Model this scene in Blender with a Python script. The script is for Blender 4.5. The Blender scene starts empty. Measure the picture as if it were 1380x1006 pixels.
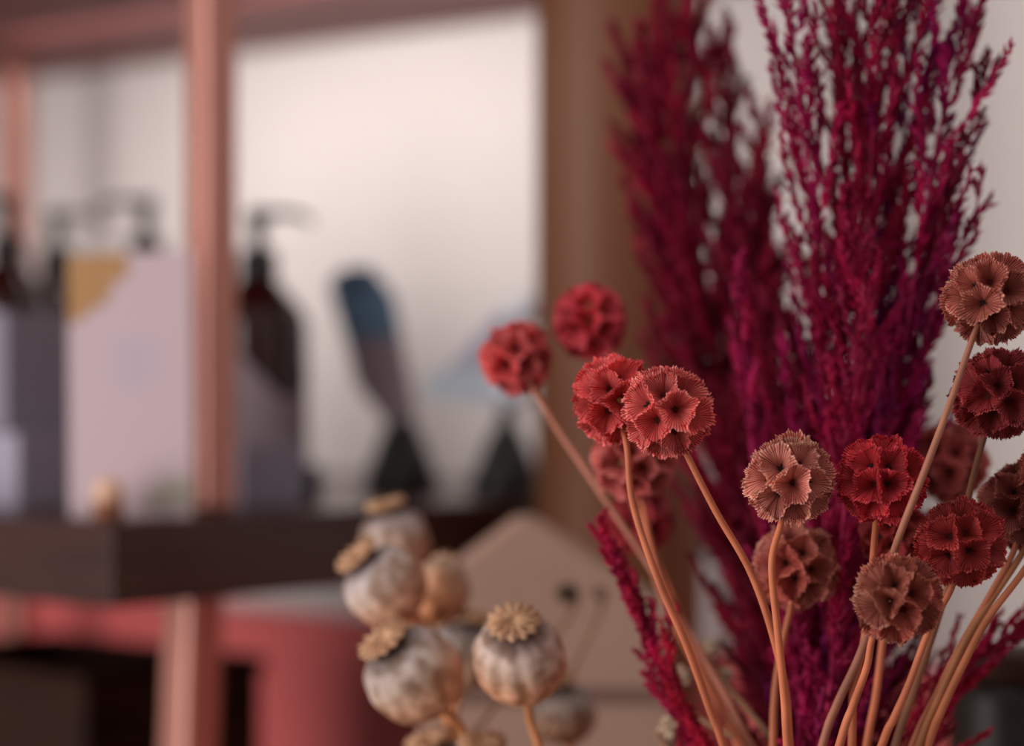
import bpy, bmesh, math, random
from mathutils import Vector, Matrix, noise
PI = math.pi
random.seed(11)
scn = bpy.context.scene
COL = scn.collection

# ------------------------------------------------------------------ camera, light, exposure
FPX = 3450.0                       # focal length in pixels of the 1380 wide frame
CAMZ = 1.2
FOCUS = 0.935
cam_d = bpy.data.cameras.new('camera')
cam = bpy.data.objects.new('camera', cam_d)
COL.objects.link(cam)
cam.location = (0, 0, CAMZ)
cam.rotation_euler = (PI / 2, 0, 0)
cam_d.sensor_width = 36
cam_d.lens = 36 * FPX / 1380
cam_d.clip_start = 0.01
cam_d.dof.use_dof = True
cam_d.dof.focus_distance = FOCUS
cam_d.dof.aperture_fstop = 3.5
scn.camera = cam
scn.view_settings.view_transform = 'Standard'
scn.view_settings.look = 'None'
scn.view_settings.gamma = 1
scn.view_settings.use_curve_mapping = False
scn.view_settings.exposure = 0.42

w = bpy.data.worlds.new('world'); scn.world = w; w.use_nodes = True
w.node_tree.nodes['Background'].inputs[0].default_value = (0.95, 0.88, 0.86, 1)
w.node_tree.nodes['Background'].inputs[1].default_value = 0.27

def area(name, loc, target, sx, sy, power, colr):
    d = bpy.data.lights.new(name, 'AREA'); d.shape = 'RECTANGLE'
    d.size = sx; d.size_y = sy; d.energy = power; d.color = colr
    o = bpy.data.objects.new(name, d); COL.objects.link(o)
    o.location = loc
    o.rotation_euler = (Vector(target) - Vector(loc)).to_track_quat('-Z', 'Y').to_euler()
    return o
area('left_key_light', (-2.2, 0.15, 1.15), (0.1, 1.7, 1.1), 1.3, 2.1, 37, (1.0, 0.94, 0.92))  # unseen key from the left, made tall to brighten the coral panel below
area('ceiling_lamp_light', (-0.5, 0.35, 2.75), (0.0, 1.2, 1.1), 0.9, 0.5, 4, (1.0, 0.91, 0.86))
# added fill light under the upper shelf, brightens the wall behind the bottles
area('niche_fill_light', (-0.235, 1.86, 1.462), (-0.02, 2.08, 1.15), 0.50, 0.02, 0.62, (1.0, 0.95, 0.92))

# ------------------------------------------------------------------ helpers
def P(px, py, d):
    """point seen at pixel (px,py) at distance d in front of the lens"""
    return Vector(((px - 690) / FPX * d, d, CAMZ - (py - 503) / FPX * d))

def tag(o, label=None, cat=None, group=None, kind=None):
    if label: o['label'] = label
    if cat: o['category'] = cat
    if group: o['group'] = group
    if kind: o['kind'] = kind
    return o

def empty(name, loc, label, cat, group=None):
    o = bpy.data.objects.new(name, None); COL.objects.link(o)
    o.location = loc; o.empty_display_size = 0.02
    o.matrix_world = Matrix.Translation(loc)
    return tag(o, label, cat, group)

def obj(name, verts, faces, m, parent=None, smooth=False, uvs=None, uvname='UVMap'):
    """verts are given in world space; with a parent they are stored relative to its place"""
    org = Vector((0, 0, 0))
    p = parent
    while p is not None:
        org = org + p.location; p = p.parent
    me = bpy.data.meshes.new(name)
    me.from_pydata([Vector(v) - org for v in verts], [], faces)
    me.materials.append(m)
    if smooth: me.polygons.foreach_set('use_smooth', [True] * len(me.polygons))
    if uvs is not None:
        l = me.uv_layers.new(name=uvname)
        flat = []
        for f_uv in uvs:
            for uv in f_uv: flat.extend(uv)
        l.data.foreach_set('uv', flat)
    me.update()
    o = bpy.data.objects.new(name, me); COL.objects.link(o)
    if parent: o.parent = parent
    return o

def obj_local(name, verts, faces, m, loc, smooth=False):
    me = bpy.data.meshes.new(name)
    loc = Vector(loc)
    me.from_pydata([Vector(v) - loc for v in verts], [], faces)
    me.materials.append(m)
    if smooth: me.polygons.foreach_set('use_smooth', [True] * len(me.polygons))
    o = bpy.data.objects.new(name, me); COL.objects.link(o); o.location = loc
    return o

def bevel(o, wdt, seg=3):
    b = o.modifiers.new('bevel', 'BEVEL'); b.width = wdt; b.segments = seg; b.limit_method = 'ANGLE'
    return o

def prism(poly, ex):
    """closed polygon (list of points) pushed along the vector ex"""
    n = len(poly); ex = Vector(ex)
    v = [Vector(p) for p in poly] + [Vector(p) + ex for p in poly]
    f = [tuple(range(n)), tuple(reversed(range(n, 2 * n)))]
    for i in range(n):
        j = (i + 1) % n
        f.append((j, i, i + n, j + n))
    return v, f

def box_uv(o, u, v, z0, z1, a, b):
    """box from corner o (xy), along unit u for a, along unit v for b"""
    o = Vector((o[0], o[1], z0)); u = Vector((u[0], u[1], 0)); v = Vector((v[0], v[1], 0))
    return prism([o, o + u * a, o + u * a + v * b, o + v * b], (0, 0, z1 - z0))

def catmull(pts, n):
    pts = [Vector(p) for p in pts]
    q = [pts[0] * 2 - pts[1]] + pts + [pts[-1] * 2 - pts[-2]]
    out = []
    for i in range(1, len(q) - 2):
        p0, p1, p2, p3 = q[i - 1:i + 3]
        for k in range(n):
            t = k / n
            out.append(0.5 * ((2 * p1) + (-p0 + p2) * t + (2 * p0 - 5 * p1 + 4 * p2 - p3) * t * t
                              + (-p0 + 3 * p1 - 3 * p2 + p3) * t ** 3))
    out.append(pts[-1])
    return out

def tube(path, rad, seg=10, V=None, F=None):
    if V is None: V, F = [], []
    n = len(path); base = len(V)
    up = Vector((0.13, 0.97, 0.2))
    for i, p in enumerate(path):
        t = (path[min(i + 1, n - 1)] - path[max(i - 1, 0)]).normalized()
        a = t.cross(up).normalized(); b = t.cross(a)
        r = rad(i / (n - 1)) if callable(rad) else rad
        for k in range(seg):
            an = 2 * PI * k / seg
            V.append(p + (a * math.cos(an) + b * math.sin(an)) * r)
    for i in range(n - 1):
        for k in range(seg):
            k2 = (k + 1) % seg
            F.append((base + i * seg + k, base + i * seg + k2, base + (i + 1) * seg + k2, base + (i + 1) * seg + k))
    F.append(tuple(base + k for k in reversed(range(seg))))
    F.append(tuple(base + (n - 1) * seg + k for k in range(seg)))
    return V, F

def lathe(prof, c, seg=40, axis=None, mod=None):
    """profile [(r, h)] turned about an axis through c"""
    c = Vector(c)
    n = Vector(axis).normalized() if axis else Vector((0, 0, 1))
    a = n.cross(Vector((0, 1, 0.03))).normalized(); b = n.cross(a)
    V, F = [], []
    for (r, h) in prof:
        for k in range(seg):
            an = 2 * PI * k / seg
            rr = r * (mod(an, h) if mod else 1)
            V.append(c + n * h + (a * math.cos(an) + b * math.sin(an)) * rr)
    for i in range(len(prof) - 1):
        for k in range(seg):
            k2 = (k + 1) % seg
            F.append((i * seg + k, (i + 1) * seg + k, (i + 1) * seg + k2, i * seg + k2))
    F.append(tuple(range(seg)))
    F.append(tuple((len(prof) - 1) * seg + k for k in reversed(range(seg))))
    return V, F

def s2l(c):
    c = c / 255
    return c / 12.92 if c <= 0.04045 else ((c + 0.055) / 1.055) ** 2.4
def rgb(r, g, b): return (s2l(r), s2l(g), s2l(b), 1)

def mat(name, c, rough=0.6, spec=0.4, metal=0, noise_amt=0.0, scale=30, c2=None, bump=0.0, coat=0.0, stretch=None):
    m = bpy.data.materials.new(name); m.use_nodes = True
    nt = m.node_tree; b = nt.nodes['Principled BSDF']
    b.inputs['Base Color'].default_value = c
    b.inputs['Roughness'].default_value = rough
    b.inputs['Specular IOR Level'].default_value = spec
    b.inputs['Metallic'].default_value = metal
    b.inputs['Coat Weight'].default_value = coat
    if c2 or bump:
        tc = nt.nodes.new('ShaderNodeTexCoord'); mp = nt.nodes.new('ShaderNodeMapping')
        nt.links.new(tc.outputs['Object'], mp.inputs[0])
        if stretch: mp.inputs['Scale'].default_value = stretch
        nz = nt.nodes.new('ShaderNodeTexNoise'); nz.inputs['Scale'].default_value = scale; nz.inputs['Detail'].default_value = 4
        nt.links.new(mp.outputs[0], nz.inputs['Vector'])
        if c2:
            rp = nt.nodes.new('ShaderNodeValToRGB')
            rp.color_ramp.elements[0].position = 0.35; rp.color_ramp.elements[1].position = 0.65
            rp.color_ramp.elements[0].color = c; rp.color_ramp.elements[1].color = c2
            nt.links.new(nz.outputs[0], rp.inputs[0]); nt.links.new(rp.outputs[0], b.inputs['Base Color'])
        if bump:
            bp = nt.nodes.new('ShaderNodeBump'); bp.inputs['Strength'].default_value = bump; bp.inputs['Distance'].default_value = 0.001
            nt.links.new(nz.outputs[0], bp.inputs['Height']); nt.links.new(bp.outputs[0], b.inputs['Normal'])
    return m

M_wall = mat('wall_paint', rgb(225, 216, 213), 0.9, 0.1, c2=rgb(221, 212, 209), scale=6)
M_coral = mat('coral_paint', rgb(232, 112, 110), 0.6, 0.2, c2=rgb(228, 108, 106), scale=4)
M_floor = mat('floor_screed', rgb(150, 140, 135), 0.6, 0.3, c2=rgb(130, 122, 118), scale=5)
M_walnut = mat('walnut_veneer', rgb(50, 23, 17), 0.26, 0.5, c2=rgb(64, 32, 25), scale=9, stretch=(1, 1, 9))
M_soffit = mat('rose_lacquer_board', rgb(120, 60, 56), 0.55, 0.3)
M_post = mat('rose_copper_lacquer', rgb(200, 138, 124), 0.22, 0.6, metal=0.4, c2=rgb(192, 128, 112), scale=8, stretch=(6, 6, 0.5))
M_column = mat('oak_column', rgb(120, 76, 52), 0.5, 0.3, c2=rgb(110, 68, 46), scale=6, stretch=(8, 8, 0.6))
M_black = mat('black_plastic', rgb(16, 15, 15), 0.35, 0.4)
M_amber = mat('dark_amber_glass', rgb(46, 10, 8), 0.12, 0.5, coat=0.3)
M_lilac = mat('lilac_grey_paper', rgb(140, 132, 146), 0.7, 0.2)
M_mauve = mat('mauve_grey_label', rgb(152, 134, 142), 0.6, 0.2)
M_box = mat('pale_lilac_carton', rgb(160, 152, 168), 0.7, 0.2)
M_card = mat('pink_white_card', rgb(210, 188, 195), 0.7, 0.2)
M_gold = mat('gold_print', rgb(186, 142, 98), 0.6, 0.2)
M_sage = mat('sage_print', rgb(178, 170, 158), 0.7, 0.2)
M_ink = mat('faint_violet_print', rgb(196, 186, 204), 0.7, 0.2)
M_bead = mat('turned_wood_bead', rgb(228, 184, 156), 0.5, 0.3)
M_bead2 = mat('dark_wood_foot', rgb(140, 86, 56), 0.5, 0.3)
M_bluetag = mat('slate_blue_paper', rgb(104, 134, 160), 0.6, 0.2, c2=rgb(92, 120, 148), scale=40)
M_bluegrey = mat('pale_blue_paper', rgb(206, 218, 230), 0.5, 0.3)
M_lavtag = mat('lavender_paper', rgb(186, 186, 206), 0.6, 0.2)
M_crate = mat('dark_stained_wicker', rgb(54, 26, 14), 0.6, 0.15, c2=rgb(38, 15, 8), scale=14, stretch=(1, 1, 3))
M_kraft = mat('tan_card', rgb(172, 140, 124), 0.8, 0.15, c2=rgb(164, 132, 116), scale=12)
M_ribbon = mat('brown_ribbon', rgb(120, 92, 82), 0.6, 0.3)
M_table = mat('table_wood', rgb(150, 120, 104), 0.5, 0.3, c2=rgb(136, 106, 92), scale=8, stretch=(1, 6, 1))
M_vase = mat('stoneware_glaze', rgb(190, 178, 168), 0.35, 0.4, c2=rgb(176, 164, 154), scale=20)
M_blackglass = mat('black_glass', rgb(34, 26, 21), 0.4, 0.3, coat=0.0)
M_white = mat('glare_white', rgb(222, 226, 236), 0.25, 0.5)
M_core = mat('seed_core', rgb(70, 22, 20), 0.9, 0.1)
M_star = mat('calyx_bristle', rgb(30, 12, 14), 0.7, 0.2)
M_disc = mat('floret_eye', rgb(170, 140, 92), 0.8, 0.1)
M_crown = mat('poppy_crown', rgb(218, 176, 142), 0.8, 0.1, c2=rgb(184, 138, 104), scale=300)
M_cream = mat('cream_blossom', rgb(214, 190, 164), 0.8, 0.1)
M_olive = mat('dark_olive_pod', rgb(92, 74, 58), 0.8, 0.1)

def plant_mat(name, transl=0.3, rough=0.7, hue_noise=0.25, scale=60):
    """dyed plant matter; the colour is the object's own colour with a little variation"""
    m = bpy.data.materials.new(name); m.use_nodes = True
    nt = m.node_tree; N = nt.nodes; L = nt.links
    b = N['Principled BSDF']; out = N['Material Output']
    oi = N.new('ShaderNodeObjectInfo')
    tc = N.new('ShaderNodeTexCoord')
    nz = N.new('ShaderNodeTexNoise'); nz.inputs['Scale'].default_value = scale
    L.new(tc.outputs['Object'], nz.inputs['Vector'])
    hs = N.new('ShaderNodeHueSaturation')
    mr = N.new('ShaderNodeMapRange'); mr.inputs[1].default_value = .3; mr.inputs[2].default_value = .7
    mr.inputs[3].default_value = 1 - hue_noise; mr.inputs[4].default_value = 1 + hue_noise
    L.new(nz.outputs[0], mr.inputs[0]); L.new(mr.outputs[0], hs.inputs['Value'])
    L.new(oi.outputs['Color'], hs.inputs['Color'])
    L.new(hs.outputs[0], b.inputs['Base Color'])
    b.inputs['Roughness'].default_value = rough; b.inputs['Specular IOR Level'].default_value = 0.25
    tr = N.new('ShaderNodeBsdfTranslucent'); L.new(hs.outputs[0], tr.inputs['Color'])
    mx = N.new('ShaderNodeMixShader'); mx.inputs[0].default_value = transl
    L.new(b.outputs[0], mx.inputs[1]); L.new(tr.outputs[0], mx.inputs[2]); L.new(mx.outputs[0], out.inputs[0])
    return m
M_plume = plant_mat('dyed_plume', 0.35, 0.6, 0.3, 90)
M_stem = plant_mat('dried_stem', 0.0, 0.55, 0.16, 60)

def floret_mat():
    m = bpy.data.materials.new('papery_floret'); m.use_nodes = True
    nt = m.node_tree; N = nt.nodes; L = nt.links
    b = N['Principled BSDF']; out = N['Material Output']
    uv = N.new('ShaderNodeUVMap'); uv.uv_map = 'UVMap'
    sp = N.new('ShaderNodeSeparateXYZ'); L.new(uv.outputs[0], sp.inputs[0])
    mu = N.new('ShaderNodeMath'); mu.operation = 'MULTIPLY'; mu.inputs[1].default_value = 2 * PI * 42
    L.new(sp.outputs[0], mu.inputs[0])
    sn = N.new('ShaderNodeMath'); sn.operation = 'SINE'; L.new(mu.outputs[0], sn.inputs[0])
    mr = N.new('ShaderNodeMapRange'); mr.inputs[1].default_value = -0.1; mr.inputs[2].default_value = 0.8
    L.new(sn.outputs[0], mr.inputs[0])              # 1 on a rib
    oi = N.new('ShaderNodeObjectInfo')
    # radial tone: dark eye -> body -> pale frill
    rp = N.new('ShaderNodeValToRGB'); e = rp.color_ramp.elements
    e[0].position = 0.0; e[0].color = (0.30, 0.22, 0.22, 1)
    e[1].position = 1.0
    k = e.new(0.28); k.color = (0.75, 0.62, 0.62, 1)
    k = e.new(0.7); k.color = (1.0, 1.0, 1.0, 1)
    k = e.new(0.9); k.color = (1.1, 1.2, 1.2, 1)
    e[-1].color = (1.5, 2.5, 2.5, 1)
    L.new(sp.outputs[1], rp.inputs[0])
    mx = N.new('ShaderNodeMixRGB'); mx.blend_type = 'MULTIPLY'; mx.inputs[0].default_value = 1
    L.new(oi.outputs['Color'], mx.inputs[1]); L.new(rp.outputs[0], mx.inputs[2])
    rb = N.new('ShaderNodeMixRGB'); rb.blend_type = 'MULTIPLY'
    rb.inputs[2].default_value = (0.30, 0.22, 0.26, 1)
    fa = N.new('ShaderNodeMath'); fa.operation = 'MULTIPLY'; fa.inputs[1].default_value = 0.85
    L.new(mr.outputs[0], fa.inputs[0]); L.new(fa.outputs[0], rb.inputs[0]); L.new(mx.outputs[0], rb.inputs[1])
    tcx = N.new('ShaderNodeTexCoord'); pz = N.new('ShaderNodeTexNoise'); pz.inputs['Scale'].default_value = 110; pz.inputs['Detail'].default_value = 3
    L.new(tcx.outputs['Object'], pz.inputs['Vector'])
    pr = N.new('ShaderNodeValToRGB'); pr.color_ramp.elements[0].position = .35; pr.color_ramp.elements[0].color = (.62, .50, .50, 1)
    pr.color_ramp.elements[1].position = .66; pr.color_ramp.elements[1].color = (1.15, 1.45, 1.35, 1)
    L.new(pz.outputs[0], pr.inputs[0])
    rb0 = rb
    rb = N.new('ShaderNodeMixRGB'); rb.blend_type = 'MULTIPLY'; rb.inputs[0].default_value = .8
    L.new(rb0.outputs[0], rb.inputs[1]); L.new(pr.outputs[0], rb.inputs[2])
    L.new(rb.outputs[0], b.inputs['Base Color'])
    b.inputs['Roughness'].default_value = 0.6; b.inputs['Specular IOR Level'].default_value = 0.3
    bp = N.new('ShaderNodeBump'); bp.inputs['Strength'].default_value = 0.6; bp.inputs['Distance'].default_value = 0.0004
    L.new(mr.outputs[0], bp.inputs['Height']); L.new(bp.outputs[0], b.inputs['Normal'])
    tr = N.new('ShaderNodeBsdfTranslucent'); L.new(rb.outputs[0], tr.inputs['Color'])
    ms = N.new('ShaderNodeMixShader'); ms.inputs[0].default_value = 0.35
    L.new(b.outputs[0], ms.inputs[1]); L.new(tr.outputs[0], ms.inputs[2]); L.new(ms.outputs[0], out.inputs[0])
    return m
M_floret = floret_mat()

def poppy_mat():
    m = bpy.data.materials.new('poppy_capsule'); m.use_nodes = True
    nt = m.node_tree; N = nt.nodes; L = nt.links
    b = N['Principled BSDF']
    uv = N.new('ShaderNodeUVMap'); uv.uv_map = 'UVMap'
    sp = N.new('ShaderNodeSeparateXYZ'); L.new(uv.outputs[0], sp.inputs[0])
    tc = N.new('ShaderNodeTexCoord')
    nz = N.new('ShaderNodeTexNoise'); nz.inputs['Scale'].default_value = 130; nz.inputs['Detail'].default_value = 5
    L.new(tc.outputs['Object'], nz.inputs['Vector'])
    rp = N.new('ShaderNodeValToRGB'); e = rp.color_ramp.elements   # colour from the stalk (0) to the crown (1)
    e[0].position = 0; e[0].color = rgb(196, 140, 104)
    e[1].position = 1; e[1].color = rgb(60, 50, 58)
    k = e.new(.45); k.color = rgb(200, 160, 136)
    k = e.new(.70); k.color = rgb(182, 166, 156)
    k = e.new(.88); k.color = rgb(168, 158, 158)
    L.new(sp.outputs[1], rp.inputs[0])
    oi = N.new('ShaderNodeObjectInfo')
    m1 = N.new('ShaderNodeMixRGB'); m1.blend_type = 'MULTIPLY'; m1.inputs[0].default_value = 1
    L.new(rp.outputs[0], m1.inputs[1]); L.new(oi.outputs['Color'], m1.inputs[2])
    r2 = N.new('ShaderNodeValToRGB'); r2.color_ramp.elements[0].position = .38; r2.color_ramp.elements[0].color = (.44, .32, .22, 1)
    r2.color_ramp.elements[1].position = .58; r2.color_ramp.elements[1].color = (1, 1, 1, 1)
    L.new(nz.outputs[0], r2.inputs[0])
    m2 = N.new('ShaderNodeMixRGB'); m2.blend_type = 'MULTIPLY'; m2.inputs[0].default_value = .8
    L.new(m1.outputs[0], m2.inputs[1]); L.new(r2.outputs[0], m2.inputs[2])
    L.new(m2.outputs[0], b.inputs['Base Color'])
    b.inputs['Roughness'].default_value = .65; b.inputs['Specular IOR Level'].default_value = .3
    bp = N.new('ShaderNodeBump'); bp.inputs['Strength'].default_value = .4; bp.inputs['Distance'].default_value = .001
    L.new(nz.outputs[0], bp.inputs['Height']); L.new(bp.outputs[0], b.inputs['Normal'])
    return m
M_poppy = poppy_mat()

# ------------------------------------------------------------------ the setting
TH = math.radians(42.6)
A = Vector((-math.cos(TH), math.sin(TH), 0))     # along the wall, to the left and away
R = Vector((math.sin(TH), math.cos(TH), 0))      # from the shelf's front corner towards the wall
C0 = Vector((-0.2144, 1.37, 0))                  # plan place of the shelf's near corner
WD = 0.572                                       # shelf depth
W0 = C0 + R * WD                                 # wall line passes here
def plan(a, r): return C0 + A * a + R * r

def wallbox(name, a0, a1, r0, r1, z0, z1, m, **k):
    o = obj(name, *box_uv(plan(a0, r0), A, R, z0, z1, a1 - a0, r1 - r0), m)
    tag(o, kind='structure'); return o
wallbox('wall_back', -1.6, 2.6, WD, WD + 0.12, 0.0, 2.9, M_wall)
tr_ = wallbox('trim_1', -1.6, 2.6, WD - 0.012, WD, 0.0, CAMZ - 0.197, M_coral)
fl = obj('floor', *prism([(-3, -1.5, 0), (3.2, -1.5, 0), (3.2, 4, 0), (-3, 4, 0)], (0, 0, -0.1)), M_floor)
tag(fl, kind='structure')

# ------------------------------------------------------------------ shelving unit
ST = CAMZ - 0.080       # top of the walnut shelf
unit = empty('shelving_unit', plan(0.45, WD / 2) + Vector((0, 0, 0)),
             'open shelving unit with dark walnut shelf and rose lacquered posts against the wall', 'shelf')
LEN = 1.1
G = 0.014
def board(name, z0, z1, m, label=None):
    o = obj(name, *box_uv(plan(0, 0), A, R, z0, z1, LEN, WD - G), m, unit)
    bevel(o, 0.0006)
    if label: o['label'] = label
board('shelf_board', ST - 0.0455, ST, M_walnut, 'dark walnut shelf board')
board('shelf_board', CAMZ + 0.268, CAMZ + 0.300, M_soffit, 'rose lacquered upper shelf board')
board('shelf_board', 0.70, 0.735, M_walnut, 'dark walnut bottom shelf board')

def post(center, half, z0, z1, top_shift=None, m=None):
    c = Vector((center[0], center[1], 0)); s = Vector(top_shift) if top_shift else Vector((0, 0, 0))
    V = []
    for z, sh in ((z0, Vector((0, 0, 0))), (z1, s)):
        for (i, j) in ((-1, -1), (1, -1), (1, 1), (-1, 1)):
            V.append(c + A * half * i + R * half * j + sh + Vector((0, 0, z)))
    F = [(3, 2, 1, 0), (4, 5, 6, 7)] + [(i, (i + 1) % 4, (i + 1) % 4 + 4, i + 4) for i in range(4)]
    o = obj('post', V, F, M_post, unit); bevel(o, 0.0045, 4); return o
pc = P(284, 503, 1.475)
post(pc, 0.0118, ST, CAMZ + 0.268)
pl = P(262, 503, 1.47)
post(pl + Vector((-0.012, 0, 0)), 0.0131, 0.735, ST - 0.0455, (0.012 + 0.0, 0, 0))
post(pl + Vector((-0.02, 0, 0)), 0.0131, 0.0, 0.70, (0.006, 0, 0))
bl = P(20, 503, 2.22)
post(bl, 0.0115, ST, CAMZ + 0.268)
post(bl, 0.0115, 0.735, ST - 0.0455)
post(bl, 0.0115, 0.0, 0.70)
br = plan(0.035, WD - G - 0.04)
for (z0, z1) in ((0, .70), (.735, ST - .0455)):
    post(br, 0.0118, z0, z1)
fa = plan(LEN - .04, .04)
for (z0, z1) in ((0, .70), (.735, ST - .0455), (ST, CAMZ + .268)):
    post(fa, 0.0118, z0, z1)

# round wooden column in front of the shelf's side
cc = P(834, 503, 1.575)
col = obj_local('column', *lathe([(0.051, 0), (0.051, 2.9)], (cc.x, cc.y, 0), 96), M_column, (cc.x, cc.y, 0), True)
tag(col, 'smooth brown wooden column between the shelf and the magenta plumes', 'column')

# ------------------------------------------------------------------ pump bottles
def pump_bottle(px, d, spout_dir, label, radius=0.0305, h=0.2, label_ext=(0.012, 0.082), diag=False):
    c = P(px, 503, d); c.z = ST
    t = empty('pump_bottle', c, label, 'bottle', 'pump bottles on the walnut shelf')
    k = h / 0.2
    r = radius
    prof = [(0.0, 0), (r * .9, 0), (r, .003), (r, .118 * k), (r * .96, .126 * k), (r * .78, .136 * k), (r * .52, .146 * k), (.0125, .151 * k), (.0115, .154 * k), (0, .154 * k)]
    obj('body', *lathe(prof, c, 48), M_amber, t, True)
    z0, z1 = label_ext
    V, F = [], []
    n = 48
    for i in range(n + 1):
        an = -PI * 1.15 + i / n * PI * 1.3
        rr = r + .0004
        x, y = math.cos(an) * rr, math.sin(an) * rr
        top = z1 + (0.018 * math.sin(an * 2.0) if diag else 0)
        V += [c + Vector((x, y, z0)), c + Vector((x, y, top))]
    for i in range(n): F.append((2 * i, 2 * i + 2, 2 * i + 3, 2 * i + 1))
    obj('label', V, F, M_mauve, t, True)
    obj('collar', *lathe([(0, 0), (.0122, 0), (.0128, .001), (.0122, .016), (.009, .0185), (0, .0185)], c + Vector((0, 0, .153 * k)), 32), M_black, t, True)
    hd, hf = lathe([(0, 0), (.0045, 0), (.0045, .016), (.0075, .0175), (.0078, .024), (.006, .0275), (0, .0275)], c + Vector((0, 0, .171 * k)), 24)
    s = Vector((spout_dir[0], spout_dir[1], 0)).normalized()
    z = .171 * k + .0235
    path = catmull([c + Vector((0, 0, z)), c + s * .015 + Vector((0, 0, z + .001)), c + s * .03 + Vector((0, 0, z - .001)), c + s * .036 + Vector((0, 0, z - .006))], 5)
    tube(path, lambda q: .0032 - .0012 * q, 10, hd, hf)
    obj('pump_head', hd, hf, M_black, t, True)
pump_bottle(10, 1.80, (-.6, -.8), 'black pump bottle at the far left edge of the shelf, above the stacked cartons', h=.208, label_ext=(.012, .113))
pump_bottle(77, 1.86, (.9, .5), 'black pump bottle directly left of the gold-cornered card, behind the stacked cartons', h=.2, label_ext=(.012, .108))
pump_bottle(197, 1.80, (-1, -.15), 'black pump bottle whose pump rises above the pink-white card', h=.206)
pump_bottle(348, 1.66, (1, -.2), 'dark red-brown pump bottle standing just right of the rose post', h=.186, radius=.032, diag=True)

# cartons at the left
def carton(cx, d, wa, wr, z0, h, label, m, rot=0.0, cat='box', name='carton', group=None):
    c = P(cx, 503, d)
    ca, sa = math.cos(rot), math.sin(rot)
    u = A * ca + R * sa; v = R * ca - A * sa
    o3 = c - u * wa / 2 - v * wr / 2
    V, F = box_uv((o3.x, o3.y), u, v, z0, z0 + h, wa, wr)
    t = obj_local(name, V, F, m, (c.x, c.y, z0)); bevel(t, .0012)
    tag(t, label, cat, group); return t
carton(38, 1.56, .060, .060, ST, .0445, 'low pale lilac carton at the left end of the shelf under the grey one', M_box)
carton(28, 1.575, .055, .055, ST + .0450, .072, 'taller grey-lilac carton, upper of the two stacked at the left end of the shelf', M_lilac, .1)
carton(350, 1.55, .034, .044, ST, .038, 'small grey-lilac carton in front of the pump bottle right of the post', M_lilac, .25)
cp = P(421, 503, 1.62)
cap = obj_local('bottle_cap', *lathe([(0, 0), (.0055, 0), (.006, .001), (.006, .018), (.005, .0215), (0, .022)], (cp.x, cp.y, ST), 28), M_black, (cp.x, cp.y, ST), True)
tag(cap, 'tiny black cap standing on the shelf right of the pump bottle', 'cap')

# greeting card with a gold corner
cd = 1.425
def face(poly, d0, th):  # polygon on an upright plane, with a real thickness
    return prism([P(x, y, d0) for x, y in poly], (0, th, 0))
card_b = P(175, 697, cd); card_b.z = ST
card = empty('greeting_card', card_b, 'tall pink-white card with gold stepped corner standing at the shelf corner', 'card')
yb = 503 + .080 * FPX / cd
obj('card_sheet', *face([(94, yb), (259, yb), (257, 337), (91, 345)], cd, .0015), M_card, card)
obj('gold_print', *face([(91.5, 345), (172, 341.5), (172, 374), (152, 378), (152, 395), (143, 397), (143, 412), (124, 413), (122, 424), (110, 426), (108, 434), (92.2, 436)], cd - .0003, .0003), M_gold, card)
obj('sage_print', *face([(258.6, 642), (214, 644), (214, 660), (200, 662), (200, 672), (188, 674), (188, 686), (258.8, 686)], cd - .0003, .0003), M_sage, card)
V, F = [], []
for i, (x0, x1) in enumerate(((150, 205), (146, 212), (158, 200), (143, 214), (150, 206), (165, 192))):
    v, f = face([(x0, 458 + i * 12), (x1, 458 + i * 12), (x1, 463 + i * 12), (x0, 463 + i * 12)], cd - .0003, .0003)
    b0 = len(V); V += v; F += [tuple(q + b0 for q in ff) for ff in f]
obj('printed_text', V, F, M_ink, card)
bp_ = P(146, 503, 1.405); bp_.z = ST
bead = empty('wooden_bead', bp_, 'small peach wooden bead on a brown foot in front of the card', 'bead')
obj('foot', *lathe([(0, 0), (.008, 0), (.0085, .001), (.0085, .009), (.0075, .0102), (0, .0102)], bp_, 28), M_bead2, bead, True)
obj('ball', *lathe([(.0088 * math.sin(PI * i / 12) + 1e-5, .0088 - .0088 * math.cos(PI * i / 12)) for i in range(13)], bp_ + Vector((0, 0, .0052)), 28), M_bead, bead, True)

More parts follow.
